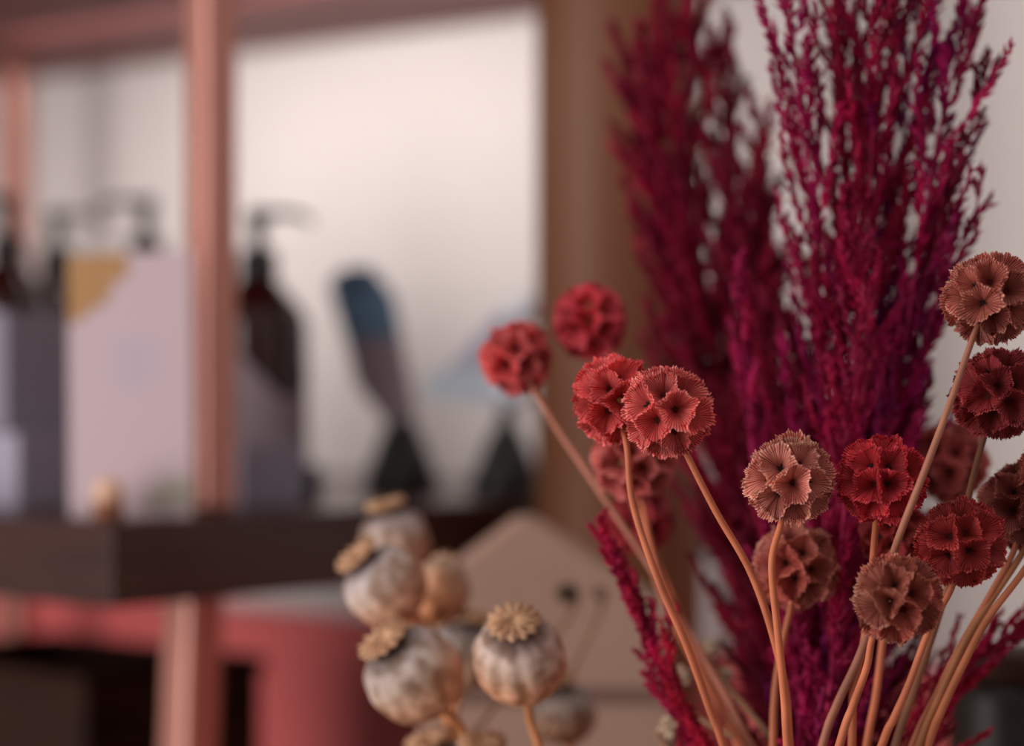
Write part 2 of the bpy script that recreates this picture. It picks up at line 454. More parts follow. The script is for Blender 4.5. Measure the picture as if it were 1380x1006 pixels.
# black cones with leaning tags
def cone_flask(px, d, wb, h, label):
    c = P(px, 503, d); c.z = ST
    t = empty('cone_flask', c, label, 'flask', 'black cone flasks on the shelf')
    obj('body', *lathe([(0, 0), (wb * .96, 0), (wb, .003), (wb * .9, h * .2), (wb * .48, h * .66), (wb * .22, h * .86), (0, h * .86)], c, 40), M_black, t, True)
    obj('neck', *lathe([(0, 0), (wb * .23, 0), (wb * .2, h * .14), (wb * .3, h * .17), (0, h * .17)], c + Vector((0, 0, h * .85)), 28), M_black, t, True)
    return c
cone_flask(541, 1.72, .0265, .062, 'black cone-shaped flask under the leaning slate-blue tag')
cone_flask(682, 1.70, .0255, .056, 'black cone-shaped flask beside the brown column, below the pale blue tag')
def leaning_tag(outline, split, d, m_top, m_bot, hole, label, name='gift_tag'):
    pts = [P(x, y, d) for x, y in outline]
    base = min(pts, key=lambda p: p.z)
    t = empty(name, base, label, 'tag', 'paper tags leaning on the cone flasks')
    # cut the outline by the split line (left point, right point)
    (xa, ya), (xb, yb_) = split
    def side(p): return (xb - xa) * (p[1] - ya) - (yb_ - ya) * (p[0] - xa)
    top, bot = [], []
    n = len(outline)
    for i in range(n):
        p, q = outline[i], outline[(i + 1) % n]
        sp, sq = side(p), side(q)
        (bot if sp > 0 else top).append(p)
        if sp * sq < 0:
            k = sp / (sp - sq); x = (p[0] + (q[0] - p[0]) * k, p[1] + (q[1] - p[1]) * k)
            top.append(x); bot.append(x)
    obj('upper_sheet', *face(top, d, .004), m_top, t)
    obj('lower_sheet', *face(bot, d, .004), m_bot, t)
    if hole:
        hc = P(hole[0], hole[1], d - .0004)
        ring = [hc + Vector((math.cos(a) * .0045, 0, math.sin(a) * .0045)) for a in [2 * PI * i / 20 for i in range(21)]]
        obj('eyelet', *tube(ring, .0017, 8), M_black, t, True)
        cord = catmull([hc, hc + Vector((.012, .004, -.010)), P(540, 470, d + .005), P(556, 560, 1.722)], 6)
        obj('cord', *tube(cord, .0011, 6), M_black, t, True)
    return t
leaning_tag([(442, 384), (460, 362), (500, 358), (532, 400), (544, 468), (562, 560), (522, 572), (480, 520), (464, 455)],
            ((440, 462), (560, 452)), 1.70, M_bluetag, M_mauve, (484, 378), 'slate-blue and mauve tag with black eyelet leaning above the left cone flask')
tag2 = leaning_tag([(628, 470), (668, 425), (712, 408), (716, 470), (706, 546), (575, 540), (572, 506), (600, 498)],
            ((560, 500), (720, 494)), 1.69, M_lavtag, M_bluegrey, None, 'pale blue and lavender tag near the brown column above the right cone flask')
for (x, y, rr) in ((706, 418, .0105), (694, 530, .0115)):  # white balls stand in for bright glare spots beside the tag
    c = P(x, y, 1.69 - rr * .6)
    o = obj('glare_ball', *lathe([(rr * math.sin(PI * i / 14) + 1e-5, -rr * math.cos(PI * i / 14)) for i in range(15)], c, 28), M_white, tag2, True)
    o['label'] = 'white ball in place of a glare spot'

# dark wicker crate on the bottom shelf
cr = P(92, 503, 1.78)
crate = empty('storage_crate', (cr.x, cr.y, .735), 'dark brown woven crate under the shelf at the left', 'crate')
def crate_pt(a, r, z): return Vector((cr.x, cr.y, z)) + A * a + R * r
ca_, cr_ = .115, .075; zt = CAMZ - .206
for (a0, a1, r0, r1) in ((-ca_, ca_, -cr_, -cr_ + .008), (-ca_, ca_, cr_ - .008, cr_), (-ca_, -ca_ + .008, -cr_ + .008, cr_ - .008), (ca_ - .008, ca_, -cr_ + .008, cr_ - .008)):
    p0 = crate_pt(a0, r0, 0)
    o = obj('side_panel', *box_uv((p0.x, p0.y), A, R, .735, zt, a1 - a0, r1 - r0), M_crate, crate)
p0 = crate_pt(-ca_ + .008, -cr_ + .008, 0)
obj('bottom_panel', *box_uv((p0.x, p0.y), A, R, .735, .743, 2 * ca_ - .016, 2 * cr_ - .016), M_crate, crate)
for (a0, a1, r0, r1) in ((-ca_ - .004, ca_ + .004, -cr_ - .004, -cr_ + .010), (-ca_ - .004, ca_ + .004, cr_ - .010, cr_ + .004), (-ca_ - .004, -ca_ + .01, -cr_ + .01, cr_ - .01), (ca_ - .01, ca_ + .004, -cr_ + .01, cr_ - .01)):
    p0 = crate_pt(a0, r0, 0)
    bevel(obj('rim', *box_uv((p0.x, p0.y), A, R, zt, zt + .012, a1 - a0, r1 - r0), M_crate, crate), .004)

# ------------------------------------------------------------------ display table with vases
TZ = 0.80
tb = empty('display_table', (0.22, 1.08, 0), 'wooden display table carrying the vases and the tan box', 'table')
o = obj('table_top', *prism([(-.165, .80, TZ - .03), (.60, .80, TZ - .03), (.60, 1.395, TZ - .03), (-.165, 1.395, TZ - .03)], (0, 0, .03)), M_table, tb); bevel(o, .003)
for (x, y) in ((-.13, .835), (.565, .835), (-.13, 1.36), (.565, 1.36)):
    bevel(obj('leg', *prism([(x - .02, y - .02, 0), (x + .02, y - .02, 0), (x + .02, y + .02, 0), (x - .02, y + .02, 0)], (0, 0, TZ - .03)), M_table, tb), .003)

def vase(c, prof, label, name='vase'):
    inner = [(max(r - .003, .001), h) for r, h in reversed(prof[1:])]
    inner[-1] = (inner[-1][0], prof[0][1] + .004)
    V, F = lathe(prof + inner, c, 56)
    o = obj_local(name, V, F, M_vase, c, True); tag(o, label, 'vase'); return o
V1 = Vector((.122, 1.0, TZ)); V2 = Vector((-.022, 1.13, TZ))
H1, H2 = .195, .185
vase(V1, [(.038, 0), (.047, .004), (.058, .05), (.062, .10), (.056, .15), (.052, .18), (.056, H1)], 'pale stoneware vase holding the magenta plumes and red seed heads')
vase(V2, [(.028, 0), (.036, .004), (.046, .05), (.046, .10), (.037, .15), (.036, .17), (.040, H2)], 'small pale stoneware vase holding the grey poppy pods')

def to_vase(vc, hm, rr, rnd, prev=None, last=None):
    """mouth and foot points of a stem; the stem runs on in its own direction where the mouth allows"""
    if last is not None:
        zt = vc.z + hm + .004
        k = (last.z - zt) / max(1e-4, prev.z - last.z)
        e = last + (last - prev) * k * .8; e.z = zt
        off = Vector((e.x - vc.x, e.y - vc.y, 0))
        if off.length > rr: off = off.normalized() * rr
        off *= rnd.uniform(.9, 1.0)
        return vc + off + Vector((0, 0, hm + .004)), vc + off * .2 + Vector((0, 0, .012))
    a = rnd.uniform(0, 2 * PI); q = rr * math.sqrt(rnd.random())
    mouth = vc + Vector((math.cos(a) * q, math.sin(a) * q, hm + .004))
    foot = vc + Vector((-math.cos(a) * q * .35, -math.sin(a) * q * .35, .012))
    return mouth, foot

# tan peaked box
GD = 1.32
gb = empty('peaked_box', (P(725, 503, GD).x, GD + .03, TZ), 'tan card box with a peaked roof top behind the poppy pods', 'box')
zb = 503 + (CAMZ - TZ) * FPX / GD
o = obj('body', *face([(566, zb), (566, 800), (600, 774), (662, 728), (694, 704), (712, 700), (736, 710), (790, 746), (850, 786), (905, 822), (905, zb)], GD, .06), M_kraft, gb); bevel(o, .003)
zz0, zz1 = P(0, 950, GD).z, P(0, 926, GD).z
xl, xr = P(566, 0, GD).x - .0008, P(905, 0, GD).x + .0008
obj('ribbon', *prism([(xl, GD - .0008, zz0), (xr, GD - .0008, zz0), (xr, GD + .0608, zz0), (xl, GD + .0608, zz0)], (0, 0, zz1 - zz0)), M_ribbon, gb)

# dark jar at the right
jc = P(1372, 503, 1.25); jc.z = TZ
jar = empty('dark_canister', jc, 'black glass canister at the right edge behind the stems', 'canister')
jt = CAMZ - (905 - 503) / FPX * 1.25 - TZ
obj('body', *lathe([(0, 0), (.032, 0), (.034, .003), (.034, jt - .012), (.031, jt - .003), (0, jt)], jc, 56), M_blackglass, jar, True)
obj('lid', *lathe([(0, 0), (.033, 0), (.034, .002), (.034, .012), (.031, .014), (0, .014)], jc + Vector((0, 0, jt - .003)), 56), M_crate, jar, True)

# ------------------------------------------------------------------ dried scabiosa seed heads
def star_mesh():
    V, F = [], []
    for k in range(5):
        a = 2 * PI * k / 5 + random.uniform(-.15, .15)
        d = Vector((math.cos(a), math.sin(a), .55)).normalized()
        L = random.uniform(.0028, .0042)
        tube([Vector((0, 0, 0)), d * L * .5, d * L], lambda q: .00034 * (1 - q) + .00006, 4, V, F)
    v, f = lathe([(.0001, .0006), (.0007, .0004), (.0009, 0), (.0001, -.0003)], (0, 0, 0), 8)
    b = len(V); V += v; F += [tuple(i + b for i in ff) for ff in f]
    me = bpy.data.meshes.new('calyx_star'); me.from_pydata(V, [], F); me.materials.append(M_star); return me
STARS = [star_mesh() for _ in range(4)]
def eye_mesh():
    v, f = lathe([(.0001, .0008), (.0007, .0006), (.0011, 0), (.0001, -.0003)], (0, 0, 0), 12)
    me = bpy.data.meshes.new('calyx_eye'); me.from_pydata(v, [], f); me.materials.append(M_disc)
    me.polygons.foreach_set('use_smooth', [True] * len(me.polygons)); return me
EYE = eye_mesh()

def floret(nv, others, Rp, rnd, seg=84, rings=8):
    a0 = nv.orthogonal().normalized(); b0 = nv.cross(a0)
    lift = rnd.uniform(-.075, .065)
    ph = rnd.uniform(0, 6.28)
    nseed = rnd.uniform(0, 100)
    V = []
    hb = rnd.uniform(.50, .62)
    for i in range(rings + 1):
        t = i / rings
        for k in range(seg):
            an = 2 * PI * k / seg
            e = a0 * math.cos(an) + b0 * math.sin(an)
            al = .50
            for m in others:
                em = e.dot(m)
                if em > 1e-4:
                    x = math.atan2(1 - nv.dot(m), em)
                    if x < al: al = x
            al = al * (1.08 + .06 * math.sin(an * 7 + ph) + .04 * math.sin(an * 17 + ph * 2) * t)
            nz = noise.noise(Vector((math.cos(an) * 2.2 + nseed, math.sin(an) * 2.2, 0)))
            nz2 = noise.noise(Vector((math.cos(an) * 6 + nseed, math.sin(an) * 6, 3)))
            rim = 1 + lift + .10 * nz + .05 * nz2 * t
            h = hb + (rim - hb) * (t ** 1.15)
            if i == rings:
                h += (.022 if k % 2 else -.014) + rnd.uniform(-.015, .028)
                al *= 1.0 + rnd.uniform(-.02, .03)
            if i == rings - 1: al *= 1.0; h += .004 * (1 if k % 2 else -1)
            tt = .10 + .90 * (t ** .9)
            ang = al * tt
            # the floret's wall leans: lower rings sit closer to the axis
            V.append((nv * math.cos(ang) + e * math.sin(ang)) * (h * Rp))
    F, U = [], []
    for i in range(rings):
        for k in range(seg):
            k2 = (k + 1) % seg
            F.append((i * seg + k, i * seg + k2, (i + 1) * seg + k2, (i + 1) * seg + k))
            u0, u1 = k / seg, (k + 1) / seg
            v0, v1 = i / rings, (i + 1) / rings
            U.append(((u0, v0), (u1, v0), (u1, v1), (u0, v1)))
    F.append(tuple(reversed(range(seg)))); U.append(tuple((k / seg, 0) for k in range(seg)))
    return V, F, U, hb * Rp

ORANGE = rgb(206, 118, 84)
def scabiosa(px, py, dia, d, path, colr, label, seed, eyes=0.12, scol=None, n=None, face_dir=None):
    rnd = random.Random(seed)
    colr = (min(1, colr[0] * 1.35), colr[1] * 1.25, colr[2] * 1.3, 1)
    c = P(px, py, d); Rp = dia / 2 / FPX * d * .985
    pw = [P(x, y, z) for x, y, z in path]
    mouth, foot = to_vase(V1, H1, .047, rnd, pw[-2], pw[-1])
    pts = pw + [mouth, foot]
    t = empty('scabiosa_seed_head', foot, label, 'dried flower', 'dried red scabiosa seed heads on orange stems')
    # stem, its top sunk in the core of the head
    top = c + (pts[0] - c) * .45
    cur = catmull([top] + pts, 8)
    o = obj('stem', *tube(cur, lambda q: .0011 + .0005 * min(1, q * 1.5), 10), M_stem, t, True)
    o.color = scol or ORANGE
    core = obj('seed_core', *lathe([(Rp * .6 * math.sin(PI * i / 14) + 1e-5, -Rp * .6 * math.cos(PI * i / 14)) for i in range(15)], c, 24), M_core, t, True)
    n = n or rnd.choice((27, 28, 29, 30, 31))
    rot = Matrix.Rotation(rnd.uniform(0, 6.28), 3, 'Z') @ Matrix.Rotation(rnd.uniform(0, 3), 3, 'X') @ Matrix.Rotation(rnd.uniform(0, 6), 3, 'Y')
    dirs = []
    for i in range(n):
        z = 1 - (2 * i + 1) / n; r = math.sqrt(1 - z * z); ph = i * 2.399963
        v = rot @ Vector((r * math.cos(ph), r * math.sin(ph), z))
        v = (v + Vector((rnd.gauss(0, .07), rnd.gauss(0, .07), rnd.gauss(0, .07)))).normalized()
        dirs.append(v)
    for i, nv in enumerate(dirs):
        V, F, U, hb = floret(nv, [m for j, m in enumerate(dirs) if j != i and m.dot(nv) > .1], Rp, rnd)
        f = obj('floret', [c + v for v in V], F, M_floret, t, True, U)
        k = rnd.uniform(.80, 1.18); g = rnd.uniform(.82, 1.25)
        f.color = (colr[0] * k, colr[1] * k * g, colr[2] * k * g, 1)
        if nv.y < .25:
            e = rnd.random() < eyes
            s = bpy.data.objects.new('floret_eye' if e else 'calyx_star', EYE if e else rnd.choice(STARS)); COL.objects.link(s)
            s.parent = f
            s.location = c + nv * (hb + .0001) - foot
            s.rotation_euler = nv.to_track_quat('Z', 'Y').to_euler()
            k = rnd.uniform(.9, 1.35) if e else rnd.uniform(.8, 1.15)
            s.scale = (k, k, k)
    return t

RED = rgb(226, 92, 88); ROSE = rgb(214, 116, 102); DEEP = rgb(188, 46, 52); BRICK = rgb(200, 96, 80); DULL = rgb(180, 98, 84)
S = scabiosa
S(901, 556, 124, .935, [(925, 612, .937), (965, 690, .94), (1010, 768, .945), (1040, 850, .95), (1058, 930, .96), (1064, 1006, .965)], rgb(232, 98, 92),
  'bright coral-red seed head, in front and right of the touching left pair', 1, .3)
S(829, 538, 120, .965, [(845, 604, .955), (853, 680, .955), (886, 780, .955), (925, 870, .96), (958, 960, .97), (975, 1006, .975)], rgb(222, 84, 82),
  'bright coral-red seed head, behind and left of the touching left pair', 2, .25)
S(856, 622, 112, 1.05, [(865, 672, 1.05), (885, 760, 1.05), (925, 860, 1.05), (975, 960, 1.04), (1000, 1006, 1.03)], rgb(214, 104, 98),
  'blurred rose seed head tucked underneath the touching left pair', 3)
S(695, 482, 98, 1.10, [(716, 520, 1.095), (752, 580, 1.09), (790, 635, 1.085), (820, 680, 1.08), (880, 770, 1.07), (950, 890, 1.06), (1010, 1000, 1.04)], rgb(222, 92, 90),
  'blurred coral seed head farthest to the left, its stem bending down to the right', 4, scol=rgb(190, 122, 100))
S(795, 433, 102, 1.10, [(805, 485, 1.105), (830, 600, 1.11), (870, 720, 1.11), (930, 860, 1.09), (995, 1006, 1.05)], rgb(214, 70, 80),
  'blurred crimson seed head in front of the brown column, highest on the left', 5)
S(862, 702, 92, 1.13, [(872, 745, 1.13), (900, 820, 1.12), (950, 920, 1.1), (1000, 1006, 1.08)], rgb(190, 60, 70),
  'blurred dark red seed head low on the left beside the small crimson sprig', 6)
S(1064, 647, 122, .935, [(1052, 708, .935), (1040, 760, .935), (1048, 850, .94), (1057, 940, .945), (1061, 1006, .95)], rgb(206, 118, 102),
  'sharp rose-brown seed head standing above a blurred one in the middle', 7, .05, rgb(216, 124, 86))
S(1187, 647, 120, .935, [(1180, 708, .94), (1174, 780, .95), (1165, 860, .955), (1150, 930, .96), (1148, 1006, .965)], rgb(196, 48, 56),
  'sharp deep red seed head, dark hearted, second from the middle', 8, 0)
S(1073, 763, 118, 1.0, [(1066, 818, 1.0), (1052, 880, 1.0), (1044, 940, 1.0), (1042, 1006, .995)], rgb(196, 100, 86),
  'slightly blurred brick seed head below the sharp rose-brown one', 9, .1, rgb(180, 104, 72))
S(1296, 732, 120, .935, [(1282, 794, .94), (1252, 850, .945), (1226, 920, .95), (1204, 970, .955), (1188, 1006, .96)], rgb(186, 62, 60),
  'sharp dark red seed head to the right, overlapping the brick one below it', 10, 0)
S(1208, 807, 120, .915, [(1176, 860, .925), (1168, 900, .93), (1150, 950, .94), (1131, 1006, .945)], rgb(178, 92, 76),
  'sharp brownish seed head lowest of all, in front of the stems', 11, .35)
S(1205, 722, 96, 1.0, [(1200, 768, 1.0), (1190, 860, 1.0), (1180, 940, .995), (1168, 1006, .99)], rgb(160, 48, 50),
  'half hidden dark seed head between the deep red and the brownish ones', 12, 0)
S(1333, 402, 124, .935, [(1308, 464, .93), (1278, 550, .925), (1248, 630, .92), (1213, 720, .925), (1190, 790, .95), (1160, 880, .955), (1128, 950, .96), (1108, 1006, .965)], rgb(186, 98, 84),
  'sharp dusty rose seed head highest at the right, above the dark one', 13, 0, rgb(172, 112, 90))
S(1345, 530, 126, .95, [(1326, 590, .955), (1310, 650, .96), (1290, 740, .975), (1262, 840, .975), (1228, 940, .97), (1206, 1006, .97)], rgb(160, 52, 54),
  'sharp dark red seed head at the right, directly beneath the highest one', 14, .1, rgb(150, 100, 76))
S(1280, 622, 108, 1.06, [(1276, 676, 1.06), (1262, 780, 1.05), (1240, 890, 1.04), (1215, 1006, 1.03)], rgb(194, 92, 86),
  'blurred rose seed head behind the right group, before the pale wall', 15, 0)
S(1378, 684, 118, .965, [(1366, 744, .965), (1330, 810, .965), (1290, 880, .97), (1256, 950, .975), (1230, 1006, .98)], rgb(160, 80, 70),
  'dull brown-red seed head cut by the right picture edge', 16, .1, rgb(184, 108, 78))
S(1432, 640, 116, .95, [(1424, 700, .95), (1378, 772, .95), (1330, 836, .955), (1296, 900, .96), (1268, 960, .965), (1250, 1006, .97)], rgb(180, 80, 70),
  'seed head just beyond the right picture edge, its stem outermost', 17, 0, rgb(196, 116, 80))
S(1440, 560, 116, .97, [(1430, 640, .97), (1382, 738, .965), (1338, 806, .965), (1300, 866, .965), (1266, 940, .97), (1238, 1006, .97)], rgb(180, 80, 70),
  'seed head beyond the right picture edge, its stem just inside the outermost', 18, 0, rgb(170, 110, 74))

# ------------------------------------------------------------------ magenta plumes
def spikelet(V, F, p, d, L, wd, rnd):
    a = d.orthogonal().normalized()
    a.rotate(Matrix.Rotation(rnd.uniform(0, 6.28), 3, d)) if False else None
    b = d.cross(a)
    b0 = len(V)
    m = p + d * L * .4
    an = rnd.uniform(0, 6.28)
    V.append(p)
    for k in range(3):
        q = an + k * 2.094
        V.append(m + (a * math.cos(q) + b * math.sin(q)) * wd)
    V.append(p + d * L)
    for k in range(3):
        k2 = (k + 1) % 3
        F.append((b0, b0 + 1 + k2, b0 + 1 + k)); F.append((b0 + 4, b0 + 1 + k, b0 + 1 + k2))

def branch(base, dirn, up, length, rnd, dens, sl, sw, open_=.55):
    V, F = [], []
    bend = Vector((rnd.gauss(0, .12), rnd.gauss(0, .12), rnd.gauss(0, .05)))
    pts = []
    n = 8
    for i in range(n + 1):
        t = i / n
        dd = (dirn * (1 - t * .35) + up * t * .35).normalized()
        p = base + dd * length * t + bend * length * t * t * .5
        pts.append(p)
    tube(pts, lambda q: .00045 * (1 - q * .7), 3, V, F)
    ns = max(6, int(length * dens))
    for i in range(ns):
        t = .06 + .94 * (i + rnd.random()) / ns
        x = t * n; k = min(int(x), n - 1); fr = x - k
        p = pts[k].lerp(pts[k + 1], min(1, fr)); ax = (pts[k + 1] - pts[k]).normalized()
        side = ax.orthogonal().normalized(); side.rotate(Matrix.Rotation(rnd.uniform(0, 6.28), 3, ax))
        taper = 1 - .35 * t
        d = (ax + side * rnd.uniform(open_ * .4, open_ * 1.3)).normalized()
        spikelet(V, F, p, d, sl * taper * rnd.uniform(.65, 1.25), sw * rnd.uniform(.8, 1.25), rnd)
    return V, F

WINE = rgb(152, 10, 54); MAG = rgb(172, 14, 84); PINK = rgb(196, 40, 96); CRIM = rgb(176, 18, 52); PURP = rgb(152, 20, 104)
def plume(path, nb, blen, width, colr, label, seed, dens=700, sl=.0075, sw=.0008, start=.25, vcen=V1, hm=H1, group='dyed magenta plumes in the tall vase', open_=.55, lean=0.75):
    """path from the tip downwards (pixel, pixel, distance); width and blen in metres"""
    rnd = random.Random(seed)
    pw = [P(x, y, z) for x, y, z in path]
    mouth, foot = to_vase(vcen, hm, .045, rnd, pw[-2], pw[-1])
    pts = pw + [mouth, foot]
    pts.reverse()
    cur = catmull(pts, 10)
    # arc length
    acc = [0]
    for i in range(1, len(cur)): acc.append(acc[-1] + (cur[i] - cur[i - 1]).length)
    tot = acc[-1]
    def at(s):
        for i in range(1, len(cur)):
            if acc[i] >= s:
                f = (s - acc[i - 1]) / (acc[i] - acc[i - 1]); return cur[i - 1].lerp(cur[i], f), (cur[i] - cur[i - 1]).normalized()
        return cur[-1], (cur[-1] - cur[-2]).normalized()
    t = empty('feather_plume', foot, label, 'dried grass plume', group)
    st = obj('stem', *tube(cur, lambda q: .0016 * (1 - q * .8), 7), M_stem, t, True)
    st.color = (colr[0] * .9, colr[1], colr[2], 1)
    s0 = tot * start
    for i in range(nb):
        u = (i + rnd.random() * .8) / nb
        s = s0 + (tot - s0) * u * .985
        p, ax = at(s)
        side = ax.orthogonal().normalized(); side.rotate(Matrix.Rotation(i * 2.4 + rnd.uniform(-.5, .5), 3, ax))
        shape = math.sin(PI * (.22 + .62 * u))
        L = blen * max(.42, shape) * rnd.uniform(.75, 1.2)
        L = min(L, (tot - s) * 1.1 + .45 * blen)
        dirn = (ax + side * lean * rnd.uniform(.5, 1.3) * (width / .03)).normalized()
        V, F = branch(p, dirn, ax, L, rnd, dens, sl, sw, open_)
        o = obj('side_branch', V, F, M_plume, t, False)
        k = rnd.uniform(.72, 1.25)
        o.color = (colr[0] * k, colr[1] * k, colr[2] * k * rnd.uniform(.8, 1.25), 1)
    return t

pb = lambda x, z=1.03: [(x, 1006, z)]
# left, more distant group
plume([(922, 12, 1.210), (905, 120, 1.210), (918, 260, 1.200), (955, 430, 1.190), (1000, 640, 1.170), (1040, 840, 1.120)], 105, .056, .036, WINE,
      'tall blurred wine-red plume at the left, its tip near the top edge', 101, 2295, sl=.0095, sw=.0008, start=.3)
plume([(858, 62, 1.230), (872, 160, 1.230), (900, 300, 1.220), (945, 470, 1.200), (995, 680, 1.170), (1035, 860, 1.120)], 105, .050, .034, WINE,
      'blurred wine-red plume farthest to the left, bulging toward the brown column', 102, 2295, sl=.0095, sw=.0008, start=.3)
plume([(962, 62, 1.200), (975, 150, 1.200), (985, 270, 1.190), (1005, 420, 1.180), (1030, 620, 1.160), (1055, 820, 1.110)], 90, .046, .026, rgb(140, 10, 50),
      'blurred dark plume just right of the tall left plume', 103, 2295, sl=.0095, sw=.0008, start=.3)
plume([(1024, 150, 1.170), (1030, 260, 1.170), (1038, 400, 1.160), (1050, 580, 1.130), (1068, 780, 1.100)], 60, .040, .018, rgb(146, 10, 54),
      'narrow dark plume with a thin tip in the gap between both masses', 104, 2167, sl=.0095, sw=.0008, start=.3)
plume([(914, 432, 1.180), (936, 490, 1.180), (962, 570, 1.180), (1000, 700, 1.160), (1040, 860, 1.110)], 50, .034, .018, rgb(138, 8, 46),
      'short dark wine plume whose pointed tip rises right of the seed head pair', 105, 2167, sl=.0095, sw=.0008, start=.3)
plume([(996, 350, 1.06), (1000, 430, 1.06), (1010, 540, 1.06), (1030, 680, 1.05), (1060, 850, 1.04)], 56, .026, .014, rgb(190, 30, 92),
      'shorter brighter pink plume in front of the dark left mass', 106, 1870, sl=.005, start=.35)
# right group, nearer and more open
plume([(1064, -30, 1.030), (1068, 60, 1.030), (1084, 180, 1.040), (1100, 330, 1.050), (1110, 520, 1.060), (1112, 760, 1.060)], 50, .060, .022, MAG,
      'open feathery magenta plume at the left side of the right mass', 107, 945, sl=.0085, sw=.00095, start=.3)
plume([(1122, -120, 1.060), (1130, 20, 1.060), (1140, 200, 1.070), (1140, 400, 1.080), (1128, 620, 1.080), (1118, 820, 1.070)], 74, .070, .028, WINE,
      'tall wine plume in the middle of the right mass, running out of the top', 108, 1350, sl=.0085, sw=.0008, start=.28)
plume([(1190, -150, 1.030), (1185, 0, 1.030), (1176, 180, 1.040), (1166, 380, 1.050), (1150, 600, 1.060), (1130, 820, 1.050)], 74, .072, .028, rgb(164, 12, 62),
      'tall magenta plume rising out of the top between wine and purple ones', 109, 1260, sl=.0085, sw=.0008, start=.28)
plume([(1252, -110, 1.050), (1236, 40, 1.050), (1212, 220, 1.060), (1190, 420, 1.070), (1165, 620, 1.070), (1140, 820, 1.060)], 74, .068, .030, PURP,
      'tall purple-magenta plume on the right side of the big mass', 110, 1170, sl=.0085, sw=.0008, start=.28)
plume([(1322, -60, 1.030), (1300, 40, 1.030), (1268, 170, 1.030), (1240, 330, 1.040), (1212, 520, 1.050), (1170, 760, 1.050)], 56, .058, .022, MAG,
      'open magenta plume leaning right toward the upper right corner', 111, 945, sl=.0085, sw=.00095, start=.3)
plume([(1334, 72, 1.030), (1322, 130, 1.030), (1296, 210, 1.030), (1262, 330, 1.040), (1232, 480, 1.050), (1190, 680, 1.050), (1160, 840, 1.050)], 46, .030, .015, rgb(140, 14, 56),
      'thin dark plume whose tip curves right near the upper right corner', 112, 945, sl=.008, sw=.00095, start=.3)
plume([(1322, 252, 1.030), (1310, 300, 1.030), (1282, 350, 1.030), (1256, 430, 1.040), (1232, 560, 1.050), (1195, 740, 1.050)], 44, .028, .015, rgb(158, 22, 84),
      'short thin plume ending above the highest seed head at the right', 113, 945, sl=.008, sw=.00095, start=.3)
plume([(1166, 330, 1.02), (1160, 440, 1.02), (1150, 560, 1.02), (1138, 700, 1.02), (1125, 860, 1.02)], 70, .046, .032, rgb(170, 20, 74),
      'stocky bright magenta plume low in the middle of the right mass', 114, 1360, sl=.006, start=.3)
plume([(1224, 420, 1.05), (1212, 520, 1.05), (1196, 640, 1.05), (1172, 780, 1.05), (1145, 900, 1.04)], 66, .046, .030, rgb(160, 24, 92),
      'stocky purple plume low at the right behind the seed heads', 115, 1360, sl=.006, start=.3)
plume([(1082, 450, 1.08), (1085, 560, 1.08), (1090, 690, 1.08), (1098, 850, 1.06)], 70, .050, .034, rgb(128, 6, 44),
      'stocky dark plume low in the centre behind the rose-brown seed head', 116, 1530, start=.3)
plume([(1020, 620, 1.1), (1034, 720, 1.1), (1052, 840, 1.09), (1075, 960, 1.07)], 60, .045, .032, rgb(128, 6, 42),
      'low dark wine plume behind the orange stems at lower middle', 117, 1530, start=.25)
plume([(1160, 640, 1.1), (1158, 740, 1.1), (1150, 860, 1.09), (1140, 980, 1.07)], 66, .050, .040, rgb(134, 8, 48),
      'low dark wine plume behind the lowest seed head', 118, 1530, start=.25)
plume([(1225, 700, 1.08), (1212, 800, 1.08), (1190, 900, 1.07), (1160, 1006, 1.05)], 60, .045, .030, rgb(140, 8, 60),
      'low purple-red plume behind the right-hand stems', 119, 1530, start=.25)
plume([(985, 560, 1.12), (1000, 680, 1.12), (1020, 800, 1.12), (1048, 920, 1.1), (1060, 1006, 1.08)], 80, .055, .034, rgb(136, 6, 46),
      'low dark wine plume at the left foot of the magenta mass', 123, 1500, start=.2)
plume([(1004, 250, 1.16), (1012, 340, 1.16), (1022, 460, 1.15), (1040, 620, 1.13), (1060, 800, 1.1)], 90, .042, .028, rgb(138, 8, 50),
      'dark wine plume filling the dip between left and right masses, rounded top', 124, 2000, sl=.0095, sw=.0008, start=.3)
# low sprigs
plume([(1392, 838, 1.03), (1350, 862, 1.03), (1306, 900, 1.03), (1268, 950, 1.03), (1235, 1006, 1.03)], 85, .034, .026, rgb(176, 16, 62),
      'crimson sprig at lower right reaching to the right edge above the canister', 120, 1600, sl=.006, start=.35)
plume([(808, 700, 1.03), (820, 738, 1.03), (842, 782, 1.03), (866, 835, 1.03), (884, 890, 1.03), (912, 950, 1.03), (940, 1006, 1.03)], 95, .020, .022, rgb(196, 34, 82),
      'small knobbly crimson sprig at the lower left, left of all orange stems', 121, 2400, sl=.0038, sw=.0009, start=.42, open_=1.0, lean=.7)
plume([(905, 830, 1.02), (900, 880, 1.02), (915, 940, 1.02), (950, 1006, 1.02)], 50, .020, .02, rgb(190, 26, 62),
      'tiny crimson sprig just right of the knobbly one', 122, 2200, sl=.0034, sw=.0006, start=.45, open_=1.0, lean=.6)

